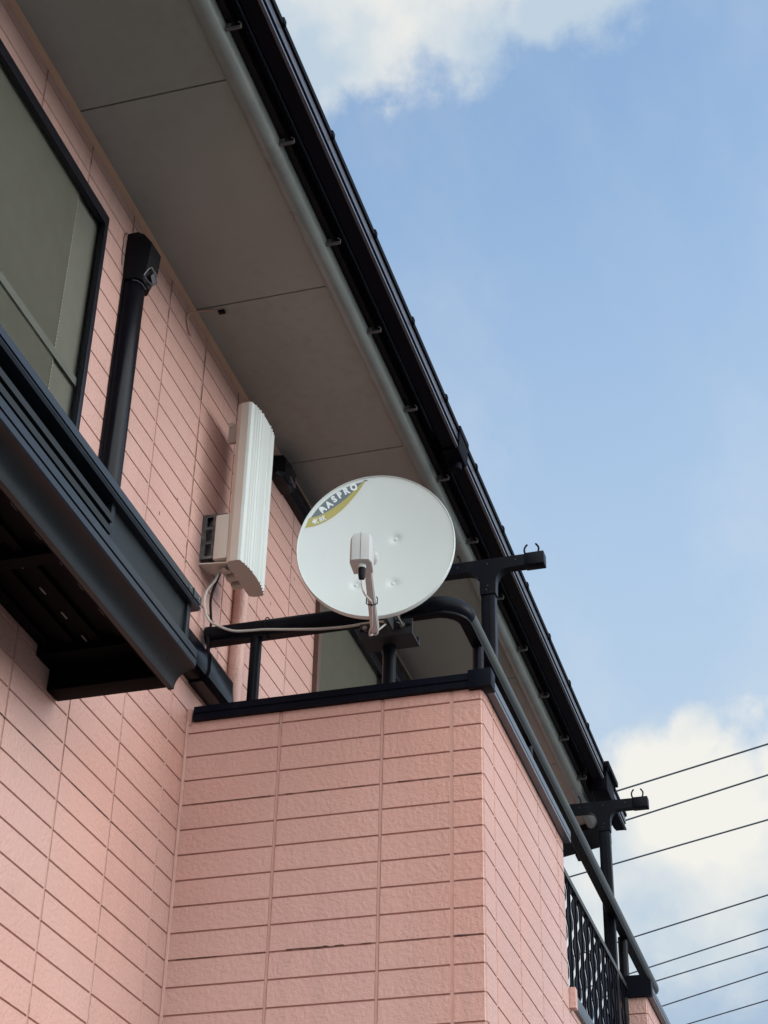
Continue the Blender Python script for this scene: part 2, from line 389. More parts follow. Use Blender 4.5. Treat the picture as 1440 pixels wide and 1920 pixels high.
def zedges(z0, z1):
    k0 = math.ceil((z0-ZR)/ROW+1e-6); e = [z0]
    k = k0
    while ZR+k*ROW < z1-0.004:
        if ZR+k*ROW > z0+0.004: e.append(round(ZR+k*ROW, 6))
        k += 1
    return e+[z1]

W = 1.893; XF = 4.217; YO = 1.008; ZS = 3.683; GZ = -Z0
XEND = 8.30

# ------------------------------------------------------------------ ground
gb = MB(); gb.face([(-400, -400, GZ), (400, -400, GZ), (400, 400, GZ), (-400, 400, GZ)])
gb.build('ground', 'ground', kind='structure')

# ------------------------------------------------------------------ house
house = empty('house', (4, 3, GZ), 'pink sided house with a wide grey-brown soffit and black gutter', 'house')
ue = [round(4.098+k*COLW, 6) for k in range(-16, 15)]
ue = [-0.9] + [e for e in ue if -0.8 < e < XEND-0.05] + [XEND]
WIN1 = (1.62, 3.344, 2.12, 3.519); WIN2 = (5.312, 6.98, 1.0, 3.519)
s = MB()
siding(s, (0, W, 0), (1, 0, 0), (0, -1, 0), ue, zedges(GZ, ZS), holes=[WIN1, WIN2], seams=[round(4.098, 6)])
house_siding = s
s = MB()    # the body behind the siding, other sides of the house
def ringbox(mb, x0, x1, y0, y1, z0, z1):
    for a, b in (((x0, y1), (x0, y0)), ((x1, y0), (x1, y1)), ((x1, y1), (x0, y1))):
        mb.face([(a[0], a[1], z0), (b[0], b[1], z0), (b[0], b[1], z1), (a[0], a[1], z1)])
ringbox(s, -0.9, XEND, W+0.0055, 8.0, GZ, ZS+0.15)
s.face([(-0.9, W, ZS+0.15), (XEND, W, ZS+0.15), (XEND, 8, ZS+0.15), (-0.9, 8, ZS+0.15)])
s.build('outer_wall', 'pink', house, smooth=False)
s = house_siding; s.mi = 3    # splits in the sealant
crackstrip(s, (4.098, W, 0), (1, 0, 0), (0, -1, 0), 2.80, 3.64, 0, th=0.006, dep=-0.0012, vert=True, gap=.05)
for xx in (2.901, 3.200, 3.4996, 3.7988, 4.397):
    crackstrip(s, (xx, W, 0), (1, 0, 0), (0, -1, 0), 3.50, 3.665, 0, th=0.004, dep=-0.0012, vert=True, gap=.35)
crackstrip(s, (0, W, 0), (1, 0, 0), (0, -1, 0), 2.9, 4.0, ZR-6*ROW, th=0.004, gap=.2)
crackstrip(s, (0, W, 0), (1, 0, 0), (0, -1, 0), 3.6, 4.9, ZR+9*ROW, th=0.003, gap=.3)
for q in range(5):
    u0, z0 = random.uniform(3.6, 5.1), random.uniform(2.5, 3.4)
    s.face([(u0, W-.0012, z0), (u0+.003, W-.0012, z0+.002), (u0+.002, W-.0012, z0+.014), (u0-.001, W-.0012, z0+.012)])
pts = [(3.468, 3.575), (3.452, 3.560), (3.447, 3.535), (3.453, 3.52), (3.449, 3.50), (3.452, 3.47), (3.458, 3.44)]
for a, b in zip(pts[:-1], pts[1:]):
    s.face([(a[0], W-.001, a[1]), (a[0]+.004, W-.001, a[1]), (b[0]+.004, W-.001, b[1]), (b[0], W-.001, b[1])])
s.build('siding', ['pink', 'groove', 'seam', 'crack'], house, smooth=False)
s = MB()
s.px([(W, ZS), (W, ZS-0.012), (W-0.010, ZS-0.006), (W-0.014, ZS)], -0.9, XEND)
s.build('ceiling_bead', 'warmtrim', house)
jx = [3.077+k*0.890 for k in range(-4, 7)]
edges = [-0.9]+[j for j in jx if j > -0.5]+[8.42]
for a, b in zip(edges[:-1], edges[1:]):
    s = MB(); s.box(a+0.003, b-0.003, 1.42, W+0.02, ZS, ZS+0.012)
    s.build('soffit_panel', 'soffit', house)
s = MB(); s.box(-0.9, 8.42, 1.40, W+0.02, ZS+0.013, ZS+0.03); s.build('soffit_backing', 'joint', house)
s = MB()    # rounded moulding along the soffit edge
cy, cz, rr = 1.402, ZS+0.002, 0.030
pr_ = [(1.4370, ZS+.012), (1.4370, ZS+.001)]
pr_ += [(1.4050+.0300*math.cos(R(q)), ZS-.007+.0290*math.sin(R(q))) for q in range(-4, -181, -11)]
pr_ += [(1.3735, ZS+.004), (1.3735, ZS+.03), (1.42, ZS+.03)]
s.px(pr_, -0.9, 8.36)
s.build('edge_moulding', 'roll', house)
s = MB()
s.box(-0.9, 8.38, 1.352, 1.368, ZS+0.022, ZS+0.20)
s.box(-0.9, 8.38, 1.343, 1.352, ZS+0.060, ZS+0.20)
s.box(-0.9, 8.38, 1.352, 1.372, ZS+0.010, ZS+0.020)
s.box(-0.9, 8.38, 1.336, 1.343, ZS+0.10, ZS+0.20)
s.build('fascia', 'fascia', house)
# roof
s = MB()
ry = [1.30, 5.0, 8.6]
top = [3.885, 3.885+3.7*.45, 3.885+0.1]
for x0_, x1_ in [(-1.1, 8.60)]:
    s.px([(1.30, 3.862), (1.30, 3.89), (5.0, 5.57), (8.6, 3.95), (8.6, 3.92), (5.0, 5.54)], x0_, x1_)
s.build('roof', 'rooft', house)
# verge board closing the soffit at the far gable
s = MB()
s.loft([[(8.20, 1.345, ZS-.036), (8.45, 1.345, ZS-.036), (8.45, 1.345, ZS+.16), (8.20, 1.345, ZS+.16)],
        [(8.36, 1.70, ZS-.036), (8.59, 1.70, ZS-.036), (8.59, 1.70, ZS+.16), (8.36, 1.70, ZS+.16)],
        [(8.48, 2.20, ZS-.036), (8.67, 2.20, ZS-.036), (8.67, 2.20, ZS+.16), (8.48, 2.20, ZS+.16)]])
s.build('verge_board', 'fascia', house, smooth=False)
s = MB(); s.box(8.46, 8.54, 1.46, 1.54, ZS-0.075, ZS-0.037); s.build('verge_block', 'fascia', house)

# gutter (fixed to the house)
def gutter_run(x0, x1, name='gutter'):
    s = MB()
    s.px([(1.326, 3.79), (1.324, 3.715), (1.312, 3.698), (1.264, 3.697), (1.262, 3.79), (1.2655, 3.79), (1.268, 3.702), (1.310, 3.703), (1.3205, 3.719), (1.3225, 3.79)], x0, x1, mi=0)
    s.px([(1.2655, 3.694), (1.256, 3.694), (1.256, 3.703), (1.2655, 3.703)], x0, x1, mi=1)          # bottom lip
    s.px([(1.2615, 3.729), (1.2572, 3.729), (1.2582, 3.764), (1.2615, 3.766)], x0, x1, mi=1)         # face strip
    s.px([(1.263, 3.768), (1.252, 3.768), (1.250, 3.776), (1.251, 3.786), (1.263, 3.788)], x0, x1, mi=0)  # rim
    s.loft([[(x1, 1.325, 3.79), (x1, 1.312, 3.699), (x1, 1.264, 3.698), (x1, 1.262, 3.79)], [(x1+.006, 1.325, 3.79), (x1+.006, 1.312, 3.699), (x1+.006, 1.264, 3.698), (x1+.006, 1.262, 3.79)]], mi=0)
    return s.build(name, ['gutter', 'gutterlit'], house)
gut = gutter_run(-0.9, 7.76)
gutter_run(8.06, 8.40)
PX = [3.343+k*0.4357 for k in range(-9, 11)]
s = MB()
s.box(-.009, .0, -.058, .010, -.003, .003)
s.box(-.007, -.002, -.028, -.014, .003, .075)
s.tube([(-.0, -.055, 0), (-.006, -.058, .010), (-.010, -.050, .016)], .002, n=6, smooth=3)
def shared_part(builder, name, mats, parent, locs):
    """copies of one part at several places"""
    o = builder.build(name, mats, None)
    res = []
    for i, lc in enumerate(locs):
        c = o if i == 0 else o.copy()
        if i: COL.objects.link(c)
        c.parent = parent
        c.location = Vector((lc[0], lc[1], lc[2]+Z0))-rootloc(parent)
        res.append(c)
    return res
def fresh(builder):
    for v in builder.bm.verts: v.co -= Vector((0, 0, 0))
    return builder
shared_part(s, 'gutter_bracket', 'bracketm', house, [(x, 1.388, 3.672) for x in PX if x < 7.8])
s = MB()
s.box(-.010, .010, -.004, .022, -.016, .006, b=.002); s.box(-.006, .006, .0, .015, .004, .012, b=.002)
shared_part(s, 'gutter_clip', 'gutter', house, [(x+.10, 1.251, 3.786) for x in PX if x < 7.8])
s = MB()
s.px([(1.333, 3.80), (1.331, 3.708), (1.314, 3.690), (1.257, 3.690), (1.252, 3.70), (1.249, 3.789), (1.262, 3.790), (1.262, 3.693), (1.312, 3.694), (1.327, 3.710), (1.329, 3.80)], 4.93, 5.05)
s.box(4.93, 5.05, 1.246, 1.252, 3.766, 3.790)
s.tube([(5.02, 1.288, 3.70), (5.02, 1.288, 3.66)], .022, n=16)
s.build('gutter_joint', 'gutter', house)
s = MB()   # rain hopper at the far end
s.box(7.79, 8.05, 1.232, 1.342, 3.772, 3.80, b=.004)
s.box(7.82, 8.02, 1.250, 1.330, 3.66, 3.772, b=.01)
s.box(7.795, 7.80, 1.236, 1.244, 3.745, 3.772)
s.build('rain_hopper', 'gutter', house)

def window(name, x0, x1, z0, z1, label, blind_to, brown=False):
    wn = bpy.data.objects.new(name, None); COL.objects.link(wn); wn.parent = house
    wn.location = Vector((x0, W, z0+Z0))-house.location; wn['label'] = label
    f, ft = 0.020, 0.038
    s = MB()
    for a in ((x0, x0+f, z0, z1), (x1-f, x1, z0, z1), (x0+f, x1-f, z1-ft, z1), (x0+f, x1-f, z0, z0+f)):
        s.box(a[0], a[1], W-0.005, W+0.014, a[2], a[3], b=.0012)
    s.build('frame', 'frame', wn)
    xm = (x0+x1)/2
    s = MB(); s.box(xm-.02, xm+.02, W+.0, W+.0075, z0+f, z1-ft); s.build('meeting_stile', 'frame', wn)
    s = MB(); s.face([(x0+f, W+.008, z0+f), (x1-f, W+.008, z0+f), (x1-f, W+.008, z1-ft), (x0+f, W+.008, z1-ft)])
    pn = s.build('pane', 'glass', wn, smooth=False)
    if pn.data.polygons[0].normal.y > 0: pn.data.flip_normals()
    s = MB(); n = int((z1-z0)/0.0125)
    for k in range(n):
        za = z0+.002+k*(z1-z0-.004)/n; zb = za+(z1-z0-.004)/n; zm = (za+zb)/2
        for (p, q) in (((za, .075), (zm, .087)), ((zm, .087), (zb, .075))):
            s.face([(x0+.02, W+p[1]-.056, p[0]), (blind_to, W+p[1]-.056, p[0]), (blind_to, W+q[1]-.056, q[0]), (x0+.02, W+q[1]-.056, q[0])])
    s.build('pleated_blind', 'blind', wn, smooth=False)
    s = MB()
    if blind_to < x1-.05:
        s.box(blind_to, blind_to+.004, W+.022, W+.030, z0+.002, z1-.002)
        s.box(blind_to+.004, x1+.03, W+.024, W+.030, z0+.002, z1-.002, mi=2)
    s.box(x0+.03, x1+.02, W+.0135, W+.0155, 2.892, 2.918, mi=1)
    s.build('blind_edge', ['blind', 'blindband', 'blindside'], wn)
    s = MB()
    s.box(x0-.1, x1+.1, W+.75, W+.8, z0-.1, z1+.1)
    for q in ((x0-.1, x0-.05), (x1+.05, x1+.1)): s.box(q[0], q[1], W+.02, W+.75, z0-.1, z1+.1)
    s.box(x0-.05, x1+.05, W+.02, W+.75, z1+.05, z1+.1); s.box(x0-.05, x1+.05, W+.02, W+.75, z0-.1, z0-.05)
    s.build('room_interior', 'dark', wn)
    return wn
window('window', *WIN1[:2], *WIN1[2:], 'large window with a pleated blind above the black ledge', 3.20)
w2 = window('window', *WIN2[:2], *WIN2[2:], 'window behind the satellite dish on the balcony', 6.9)
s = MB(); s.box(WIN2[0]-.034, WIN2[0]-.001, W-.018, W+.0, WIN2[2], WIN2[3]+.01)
s.build('side_trim', 'frametrim', w2)
s = MB(); s.px([(W, 3.529), (W-.03, 3.529), (W-.034, 3.536), (W-.034, 3.548), (W, 3.552)], 5.34, 7.0)
s.build('head_rail', 'frame', w2)
# a pink painted pipe up the wall
s = MB(); s.tube([(4.505, W-.020, GZ), (4.505, W-.020, 3.40)], .026, n=20)
s.build('pink_conduit', 'pink', house, label='pink painted pipe running up the wall behind the railing')

# ------------------------------------------------------------------ ledge under the big window
led = empty('window_ledge', (2.5, W, 2.0), 'black metal ledge with slotted front and curved lower edge under the large window', 'window ledge')
X0L, X1L = 1.20, 3.437
s = MB()     # top rail
s.px([(W-.001, 2.212), (1.575, 2.212), (1.575, 2.200), (1.538, 2.200), (1.5335, 2.207), (1.5335, 2.2085), (1.539, 2.2090), (1.539, 2.2150), (1.5335, 2.2155), (1.5335, 2.236), (1.540, 2.240), (1.60, 2.240), (1.60, 2.225), (W-.001, 2.225)], X0L, X1L)
s.build('top_rail', 'bronze', led)
s = MB()
s.px([(1.590, 2.088), (1.532, 2.088), (1.532, 2.067), (1.538, 2.066), (1.538, 2.061), (1.532, 2.060), (1.532, 2.044), (1.536, 2.040), (1.590, 2.040)], X0L, X1L-.002)
s.build('lower_rail', 'bronze', led)
s = MB()
cv = []
for k in range(11):
    a = R(90*k/10)
    cv.append((1.534+0.052*(1-math.cos(a)), 2.040-0.048*math.sin(a)**1.0*0.98))
cv = [(1.534, 2.040)]+[(1.534+.052*(1-math.cos(R(9*k)))**0.9, 2.040-.050*math.sin(R(9*k))) for k in range(1, 11)]
# concave: leave the rail steeply, run out flat at the bottom lip
cv = [(1.534+.052*math.sin(R(9*k)), 2.040-.050*(1-math.cos(R(9*k)))) for k in range(11)]
prof = cv+[(1.600, 1.990), (1.600, 1.994), (1.590, 1.994)]+[(y+.004, z+.003) for y, z in reversed(cv[:-1])]
s.px(prof, X0L, X1L-.001)
s.build('curved_skirt', 'cove', led)
s = MB()     # end plate of the skirt
s.loft([[(X1L-.005, y, z) for y, z in cv+[(1.60, 1.990), (1.60, 2.04)]], [(X1L+.002, y, z) for y, z in cv+[(1.60, 1.990), (1.60, 2.04)]]])
s.build('skirt_end', 'cove', led)
s = MB()     # solid front panel at the far end
s.box(2.955, 3.392, 1.556, 1.566, 2.088, 2.200)
s.box(3.392, 3.412, 1.548, 1.572, 2.088, 2.200, b=.002)
s.box(2.940, 2.957, 1.550, 1.570, 2.088, 2.200)
s.build('front_panel', 'cove', led)
s = MB()
for z in (2.117, 2.149):
    s.px([(1.560, z-.001), (1.547, z), (1.545, z+.015), (1.560, z+.016)], X0L, 2.945)
build_each(s, 'slat', 'cove', led)
s = MB()     # dark inside of the slotted front
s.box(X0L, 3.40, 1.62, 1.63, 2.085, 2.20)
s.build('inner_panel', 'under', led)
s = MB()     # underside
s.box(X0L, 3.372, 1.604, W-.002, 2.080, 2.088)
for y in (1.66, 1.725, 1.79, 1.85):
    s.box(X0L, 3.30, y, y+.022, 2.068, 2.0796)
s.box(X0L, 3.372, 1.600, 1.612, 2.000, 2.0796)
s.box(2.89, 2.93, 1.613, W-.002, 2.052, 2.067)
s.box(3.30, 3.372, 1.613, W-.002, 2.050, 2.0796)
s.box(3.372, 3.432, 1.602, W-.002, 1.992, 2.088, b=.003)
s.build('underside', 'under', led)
s = MB(); s.box(-.015, .015, -.0022, .0022, -.0012, .0012)
shared_part(s, 'vent_slot', 'ducttrim', led, [(x, 1.757, 2.0665) for x in (2.35, 2.47, 2.58, 2.70, 2.82, 2.936, 3.052, 3.166, 3.278)])
s = MB(); s.box(-.015, .015, -.0022, .0022, -.0012, .0012)
shared_part(s, 'vent_slot', 'clamp', led, [(x, 1.664, 2.0665) for x in (2.49, 2.60, 2.72, 2.838, 2.946, 3.057, 3.172)])
s = MB()
for x in (3.36, 3.415): s.tube([(x, 1.5345, 2.222), (x, 1.530, 2.222)], .0025, n=8)
build_each(s, 'screw', 'bolt', led)
s = MB(); s.box(3.385, 3.387, 1.5320, 1.5334, 2.206, 2.237); s.build('rail_cap_line', 'black', led)

# ------------------------------------------------------------------ pipe covers
d1 = empty('pipe_cover', (3.52, W, 2.2), 'upright glossy black pipe cover on the wall beside the large window', 'pipe cover')
s = MB()
s.pz([(3.483, W), (3.485, 1.868), (3.490, 1.860), (3.498, 1.852), (3.510, 1.847), (3.524, 1.8445), (3.536, 1.846), (3.547, 1.852), (3.556, 1.864), (3.560, W)], 2.13, 3.42)
s.box(3.474, 3.484, W-.006, W-.001, 2.13, 3.40)
s.build('duct', 'duct', d1)
s = MB()
s.loft([[(3.476, W, 3.40), (3.478, 1.852, 3.40), (3.49, 1.838, 3.40), (3.545, 1.836, 3.40), (3.564, 1.852, 3.40), (3.566, W, 3.40)],
        [(3.472, W, 3.455), (3.474, 1.846, 3.455), (3.486, 1.822, 3.455), (3.552, 1.820, 3.455), (3.572, 1.842, 3.455), (3.574, W, 3.455)],
        [(3.472, W, 3.535), (3.474, 1.842, 3.535), (3.486, 1.818, 3.535), (3.552, 1.816, 3.535), (3.572, 1.838, 3.535), (3.574, W, 3.535)],
        [(3.474, W, 3.575), (3.476, 1.862, 3.578), (3.488, 1.846, 3.575), (3.550, 1.844, 3.575), (3.570, 1.858, 3.578), (3.572, W, 3.575)]])
s.build('wall_entry_cap', 'black', d1)
s = MB()
for a in [[(3.488, 1.832, 3.412), (3.492, 1.822, 3.436), (3.500, 1.816, 3.448), (3.530, 1.815, 3.446), (3.545, 1.816, 3.425), (3.530, 1.820, 3.404), (3.505, 1.826, 3.402)]]:
    s.tube(a+[a[0]], .0022, n=6)
s.face([(3.522, 1.8165, 3.445), (3.543, 1.8165, 3.427), (3.530, 1.8195, 3.406), (3.510, 1.8205, 3.424)])
s.build('latch', 'ducttrim', d1)
s = MB(); s.tube([(3.484, 1.865, 3.398), (3.492, 1.852, 3.398), (3.510, 1.844, 3.398), (3.535, 1.844, 3.398)], .0018, n=6); s.build('joint_line', 'ducttrim', d1)

d2 = empty('pipe_cover', (5.5, W, 3.6), 'black pipe cover running level just under the soffit behind the dish', 'pipe cover')
s = MB()
s.px([(W, 3.562), (1.866, 3.563), (1.853, 3.572), (1.849, 3.590), (1.849, 3.612), (1.856, 3.628), (1.868, 3.636), (W, 3.637)], 4.82, 7.6)
s.px([(1.8495, 3.594), (1.846, 3.595), (1.846, 3.607), (1.8495, 3.608)], 4.86, 7.6)
s.build('duct', 'duct', d2)
s = MB()
s.loft([[(4.86, W, 3.553), (4.86, 1.855, 3.555), (4.86, 1.841, 3.57), (4.86, 1.841, 3.63), (4.86, 1.855, 3.648), (4.86, W, 3.65)],
        [(4.80, W, 3.550), (4.80, 1.850, 3.552), (4.80, 1.838, 3.568), (4.80, 1.838, 3.632), (4.80, 1.850, 3.648), (4.80, W, 3.652)],
        [(4.75, W, 3.552), (4.75, 1.854, 3.554), (4.75, 1.842, 3.570), (4.75, 1.842, 3.630), (4.75, 1.854, 3.646), (4.75, W, 3.650)],
        [(4.735, W, 3.558), (4.735, 1.872, 3.560), (4.735, 1.866, 3.57), (4.735, 1.866, 3.625), (4.735, 1.872, 3.636), (4.735, W, 3.642)]])
s.build('wall_entry_cap', 'duct', d2, smooth=False)
s = MB(); s.tube([(4.77, 1.829, 3.560), (4.80, 1.829, 3.552), (4.835, 1.834, 3.560), (4.835, 1.834, 3.60)], .003, n=6, smooth=3); s.build('latch', 'ducttrim', d2)

d3 = empty('pipe_cover', (4.0, W, 2.45), 'glossy black pipe cover running level from the ledge to behind the parapet', 'pipe cover')
s = MB()
s.px([(W, 2.452), (1.850, 2.452), (1.836, 2.460), (1.831, 2.476), (1.831, 2.528), (1.838, 2.542), (1.856, 2.550), (W, 2.552)], 3.46, 4.40)
s.build('duct', 'duct', d3)
s = MB()
for x0_, x1_ in ((4.20, 4.36),):
    s.loft([[(x0_, W, 2.446), (x0_, 1.848, 2.446), (x0_, 1.830, 2.458), (x0_, 1.825, 2.475), (x0_, 1.825, 2.530), (x0_, 1.834, 2.546), (x0_, 1.855, 2.556), (x0_, W, 2.558)],
            [(x1_+.02, W, 2.446), (x1_+.02, 1.848, 2.446), (x1_+.02, 1.830, 2.458), (x1_+.02, 1.825, 2.475), (x1_+.02, 1.825, 2.530), (x1_+.02, 1.834, 2.546), (x1_+.02, 1.855, 2.556), (x1_+.02, W, 2.558)],
            [(x1_+.07, W, 2.446), (x1_+.07, 1.848, 2.446), (x1_+.07, 1.842, 2.458), (x1_+.07, 1.84, 2.475), (x1_+.07, 1.84, 2.510), (x1_+.07, 1.85, 2.525), (x1_+.07, 1.865, 2.530), (x1_+.07, W, 2.530)]])
s.build('end_cap', 'duct', d3)

# ------------------------------------------------------------------ balcony
bal = empty('balcony', (5.6, 1.4, GZ), 'pink sided balcony with black coping and round black handrail', 'balcony')
ZC = 2.325; TH = 0.13; XB = 5.325
fy = [YO, 1.098, 1.2985, 1.602, W]      # corner block, then wide blocks toward the wall
s = MB(); siding(s, (XF, 0, 0), (0, 1, 0), (-1, 0, 0), fy, zedges(GZ, ZC), seams=[1.098])
ux = [XF, 4.340, 4.6335, 4.927, 5.2205, XB]
siding(s, (0, YO, 0), (1, 0, 0), (0, -1, 0), ux, zedges(GZ, ZC), seams=[4.340])
parapet = s
s = MB()    # inner core of the parapets
s.box(XF+.006, XF+TH, YO+.0062, W-.001, GZ, ZC-.001)
s.box(XF+TH, XB, YO+.0062, YO+TH, GZ, ZC-.001)
s.box(XB, 7.012, YO+.0062, YO+TH, GZ, 1.795)
s.box(7.018, 8.05, YO+.0062, YO+TH, GZ, 2.354)
s.box(XF+TH, 8.05, YO+TH, W-.001, 1.25, 1.40)
s.build('parapet_core', 'pink', bal, smooth=False)
s = MB()
siding(s, (0, YO, 0), (1, 0, 0), (0, -1, 0), [XB, 5.52, 5.82, 6.12, 6.41, 6.71, 7.012], zedges(GZ, 1.795))
siding(s, (0, YO, 0), (1, 0, 0), (0, -1, 0), [7.012, 7.13, 7.43, 7.73, 8.05], zedges(GZ, 2.355))
siding(s, (7.012, 0, 0), (0, 1, 0), (-1, 0, 0), [YO, YO+TH], zedges(1.795, 2.355))
s.build('far_parapet_siding', ['pink', 'groove', 'seam'], bal, smooth=False)
s = parapet; s.mi = 3
for z, g_ in ((ZR-3*ROW, .30), (ZR-9*ROW, .35)):
    for a, b in ((YO+.005, 1.094), (1.102, 1.295), (1.303, 1.598), (1.606, 1.88)):
        crackstrip(s, (XF, 0, 0), (0, 1, 0), (-1, 0, 0), a, b, z+.001, th=(.0045 if (z < 1.8 and a < 1.05) else .0026), gap=g_ if a > 1.05 else 0.0)
crackstrip(s, (XF, 0, 0), (0, 1, 0), (-1, 0, 0), 1.39, 1.55, ZR-9*ROW+.003, th=.004, gap=.1)
s.build('parapet_siding', ['pink', 'groove', 'seam', 'crack'], bal, smooth=False)
s = MB()    # vertical bead where the parapet meets the wall
s.tube([(XF-.001, W-.003, GZ), (XF-.001, W-.003, ZC)], .006, n=8); s.build('corner_bead', 'seam', bal)
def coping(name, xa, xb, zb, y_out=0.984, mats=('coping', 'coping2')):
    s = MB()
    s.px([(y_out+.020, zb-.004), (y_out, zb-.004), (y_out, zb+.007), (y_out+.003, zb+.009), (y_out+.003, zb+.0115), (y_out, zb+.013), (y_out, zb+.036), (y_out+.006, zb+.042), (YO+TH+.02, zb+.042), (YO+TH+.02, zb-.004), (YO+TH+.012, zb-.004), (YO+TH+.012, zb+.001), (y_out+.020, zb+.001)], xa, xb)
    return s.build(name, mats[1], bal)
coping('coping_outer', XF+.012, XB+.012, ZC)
s = MB()
s.py([(XF+.008, ZC-.004), (XF-.017, ZC-.004), (XF-.017, ZC+.010), (XF-.013, ZC+.012), (XF-.013, ZC+.016), (XF-.017, ZC+.018), (XF-.014, ZC+.040), (XF+TH+.02, ZC+.042), (XF+TH+.02, ZC-.004), (XF+TH+.012, ZC-.004), (XF+TH+.012, ZC+.001), (XF+.008, ZC+.001)], 1.045, 1.868)
s.build('coping_front', 'coping', bal)
s = MB()
s.box(XF-.021, XF+.030, 0.978, 1.046, ZC-.010, ZC+.047, b=.004)
s.build('coping_corner', 'coping', bal)
s = MB(); s.box(XF-.004, XF+.02, W-.016, W-.001, ZC-.012, ZC+.040); s.build('coping_end_flashing', 'seam', bal)
coping('far_coping', 7.018, 8.06, 2.356)
s = MB()
ph = [(YO-.022, 2.353), (YO-.022, 2.415), (YO-.010, 2.432), (YO+.02, 2.441), (YO+TH-.02, 2.441), (YO+TH+.002, 2.430), (YO+TH+.004, 2.353)]
s.px(ph, 6.995, 7.05); s.build('pillar_cap', 'coping', bal)
s = MB()
s.px([(YO-.012, 1.783), (YO-.016, 1.792), (YO-.016, 1.822), (YO, 1.828), (YO+TH, 1.828), (YO+TH, 1.797), (YO, 1.797), (YO, 1.783)], XB+.03, 7.0)
s.build('opening_sill', 'coping2', bal)
s = MB(); s.box(XB-.002, XB+.03, YO-.020, YO+.0, 1.77, 1.835); s.build('sill_end', 'pink', bal)

# handrail
ZRL = 2.643
s = MB()
def railring(c, nrm, up=Vector((0, 0, 1)), r=.029):
    side = nrm.cross(up).normalized(); pts = []
    for k in range(16):
        a = 2*math.pi*k/16
        v = math.sin(a)*r*1.02; h = math.cos(a)*r
        pts.append(c+side*h+up*v)
    return pts
path = [Vector((4.28, 1.878, ZRL)), Vector((4.28, 1.16, ZRL))]
ctr = Vector((4.28+.075, 1.088+.075, ZRL))
for k in range(1, 9):
    a = R(90*k/8); path.append(Vector((ctr.x-.075*math.cos(a), ctr.y-.075*math.sin(a), ZRL)))
pathA = path[:]; pathB = [path[-1], Vector((7.80, 1.088, ZRL))]
rings = []
for i, p in enumerate(pathA):
    d = (pathA[min(i+1, len(pathA)-1)]-pathA[max(i-1, 0)]).normalized()
    if i == len(pathA)-1: d = Vector((1, 0, 0))
    if i == 0: d = Vector((0, -1, 0))
    rings.append(railring(p, d))
s.loft(rings)
s.tube([(4.28, 1.862, ZRL), (4.28, 1.880, ZRL)], .031, n=18)
s.build('handrail_front', 'rail', bal)
s = MB()
rs_ = [.0265]; rings = [railring(Vector((4.356, 1.088, ZRL)), Vector((1, 0, 0)), r=.027)]
for x, r_ in ((4.7, .027), (7.76, .027), (7.79, .024), (7.805, .015)):
    rings.append(railring(Vector((x, 1.088, ZRL)), Vector((1, 0, 0)), r=r_))
s.loft(rings)
s.build('handrail_outer', 'railgreen', bal)
s = MB(); rings = []
for i, p in enumerate(pathA):
    d = (pathA[min(i+1, len(pathA)-1)]-pathA[max(i-1, 0)]).normalized()
    if i == 0: d = Vector((0, -1, 0))
    if i == len(pathA)-1: d = Vector((1, 0, 0))
    sd_ = d.cross(Vector((0, 0, 1))).normalized()
    rings.append([p+sd_*a_+Vector((0, 0, b_)) for a_, b_ in ((-.016, -.031), (.016, -.031), (.016, -.020), (-.016, -.020))])
s.loft(rings); s.build('handrail_channel', 'rail', bal)
s = MB(); s.box(4.356, 7.76, 1.072, 1.104, ZRL-.031, ZRL-.021)
s.build('handrail_channel', 'black', bal)
for (x, y, r_) in ((4.28, 1.719, .0175), (4.50, 1.088, .017), (5.19, 1.088, .016), (7.05, 1.100, .020), (7.70, 1.088, .016)):
    s = MB()
    zb = 2.366 if x < 5.3 else (2.441 if x > 7.0 and x < 7.1 else (2.40 if x > 7.1 else 1.828))
    s.tube([(x, y, zb), (x, y, ZRL-.02)], r_, n=16)
    s.build('rail_post', 'rail', bal)
s = MB(); s.tube([(4.28, 1.300, 2.366), (4.28, 1.300, ZRL-.02)], .0195, n=18); s.build('rail_post', 'rail', bal)

# lattice infill panel
lat = MB()
xg0, xg1, yg, zt, zb = 5.345, 7.000, 1.092, 2.385, 1.835
nb = 15; pitch = (xg1-xg0)/nb; per = 0.14
for k in range(nb):
    xc = xg0+pitch*(k+.5)
    zz = []; steps = 80
    ph_ = 0 if k % 2 == 0 else per/2
    Lp, Rp = [], []
    for i in range(steps+1):
        z = zb+(zt-zb)*i/steps
        tt = abs(((z-zb+ph_) % per)/per-.5)*2        # 0..1 triangle
        hw = .023+(pitch/2-.0235)*max(0, min(1, (tt-.42)/.38))
        Lp.append((xc-hw, z)); Rp.append((xc+hw, z))
    for i in range(steps):
        a, b, c, d = Lp[i], Rp[i], Rp[i+1], Lp[i+1]
        lat.loft([[(a[0], yg, a[1]), (b[0], yg, b[1]), (c[0], yg, c[1]), (d[0], yg, d[1])],
                  [(a[0], yg+.005, a[1]), (b[0], yg+.005, b[1]), (c[0], yg+.005, c[1]), (d[0], yg+.005, d[1])]], caps=True)
    lat.box(xc-.004, xc+.004, yg-.004, yg-.0004, zb, zt)
bmesh.ops.remove_doubles(lat.bm, verts=lat.bm.verts[:], dist=1e-5)
fl = lat.build('lattice_panel', 'gutter', bal, smooth=False)
s = MB()
s.box(xg0-.015, 7.008, yg-.008, yg+.012, zt, zt+.020)
s.box(xg0-.015, 7.008, yg-.008, yg+.012, zb-.006, zb)
s.box(6.999, 7.0088, yg-.008, yg+.012, zb, zt)
s.build('lattice_frame', 'railgreen', bal)
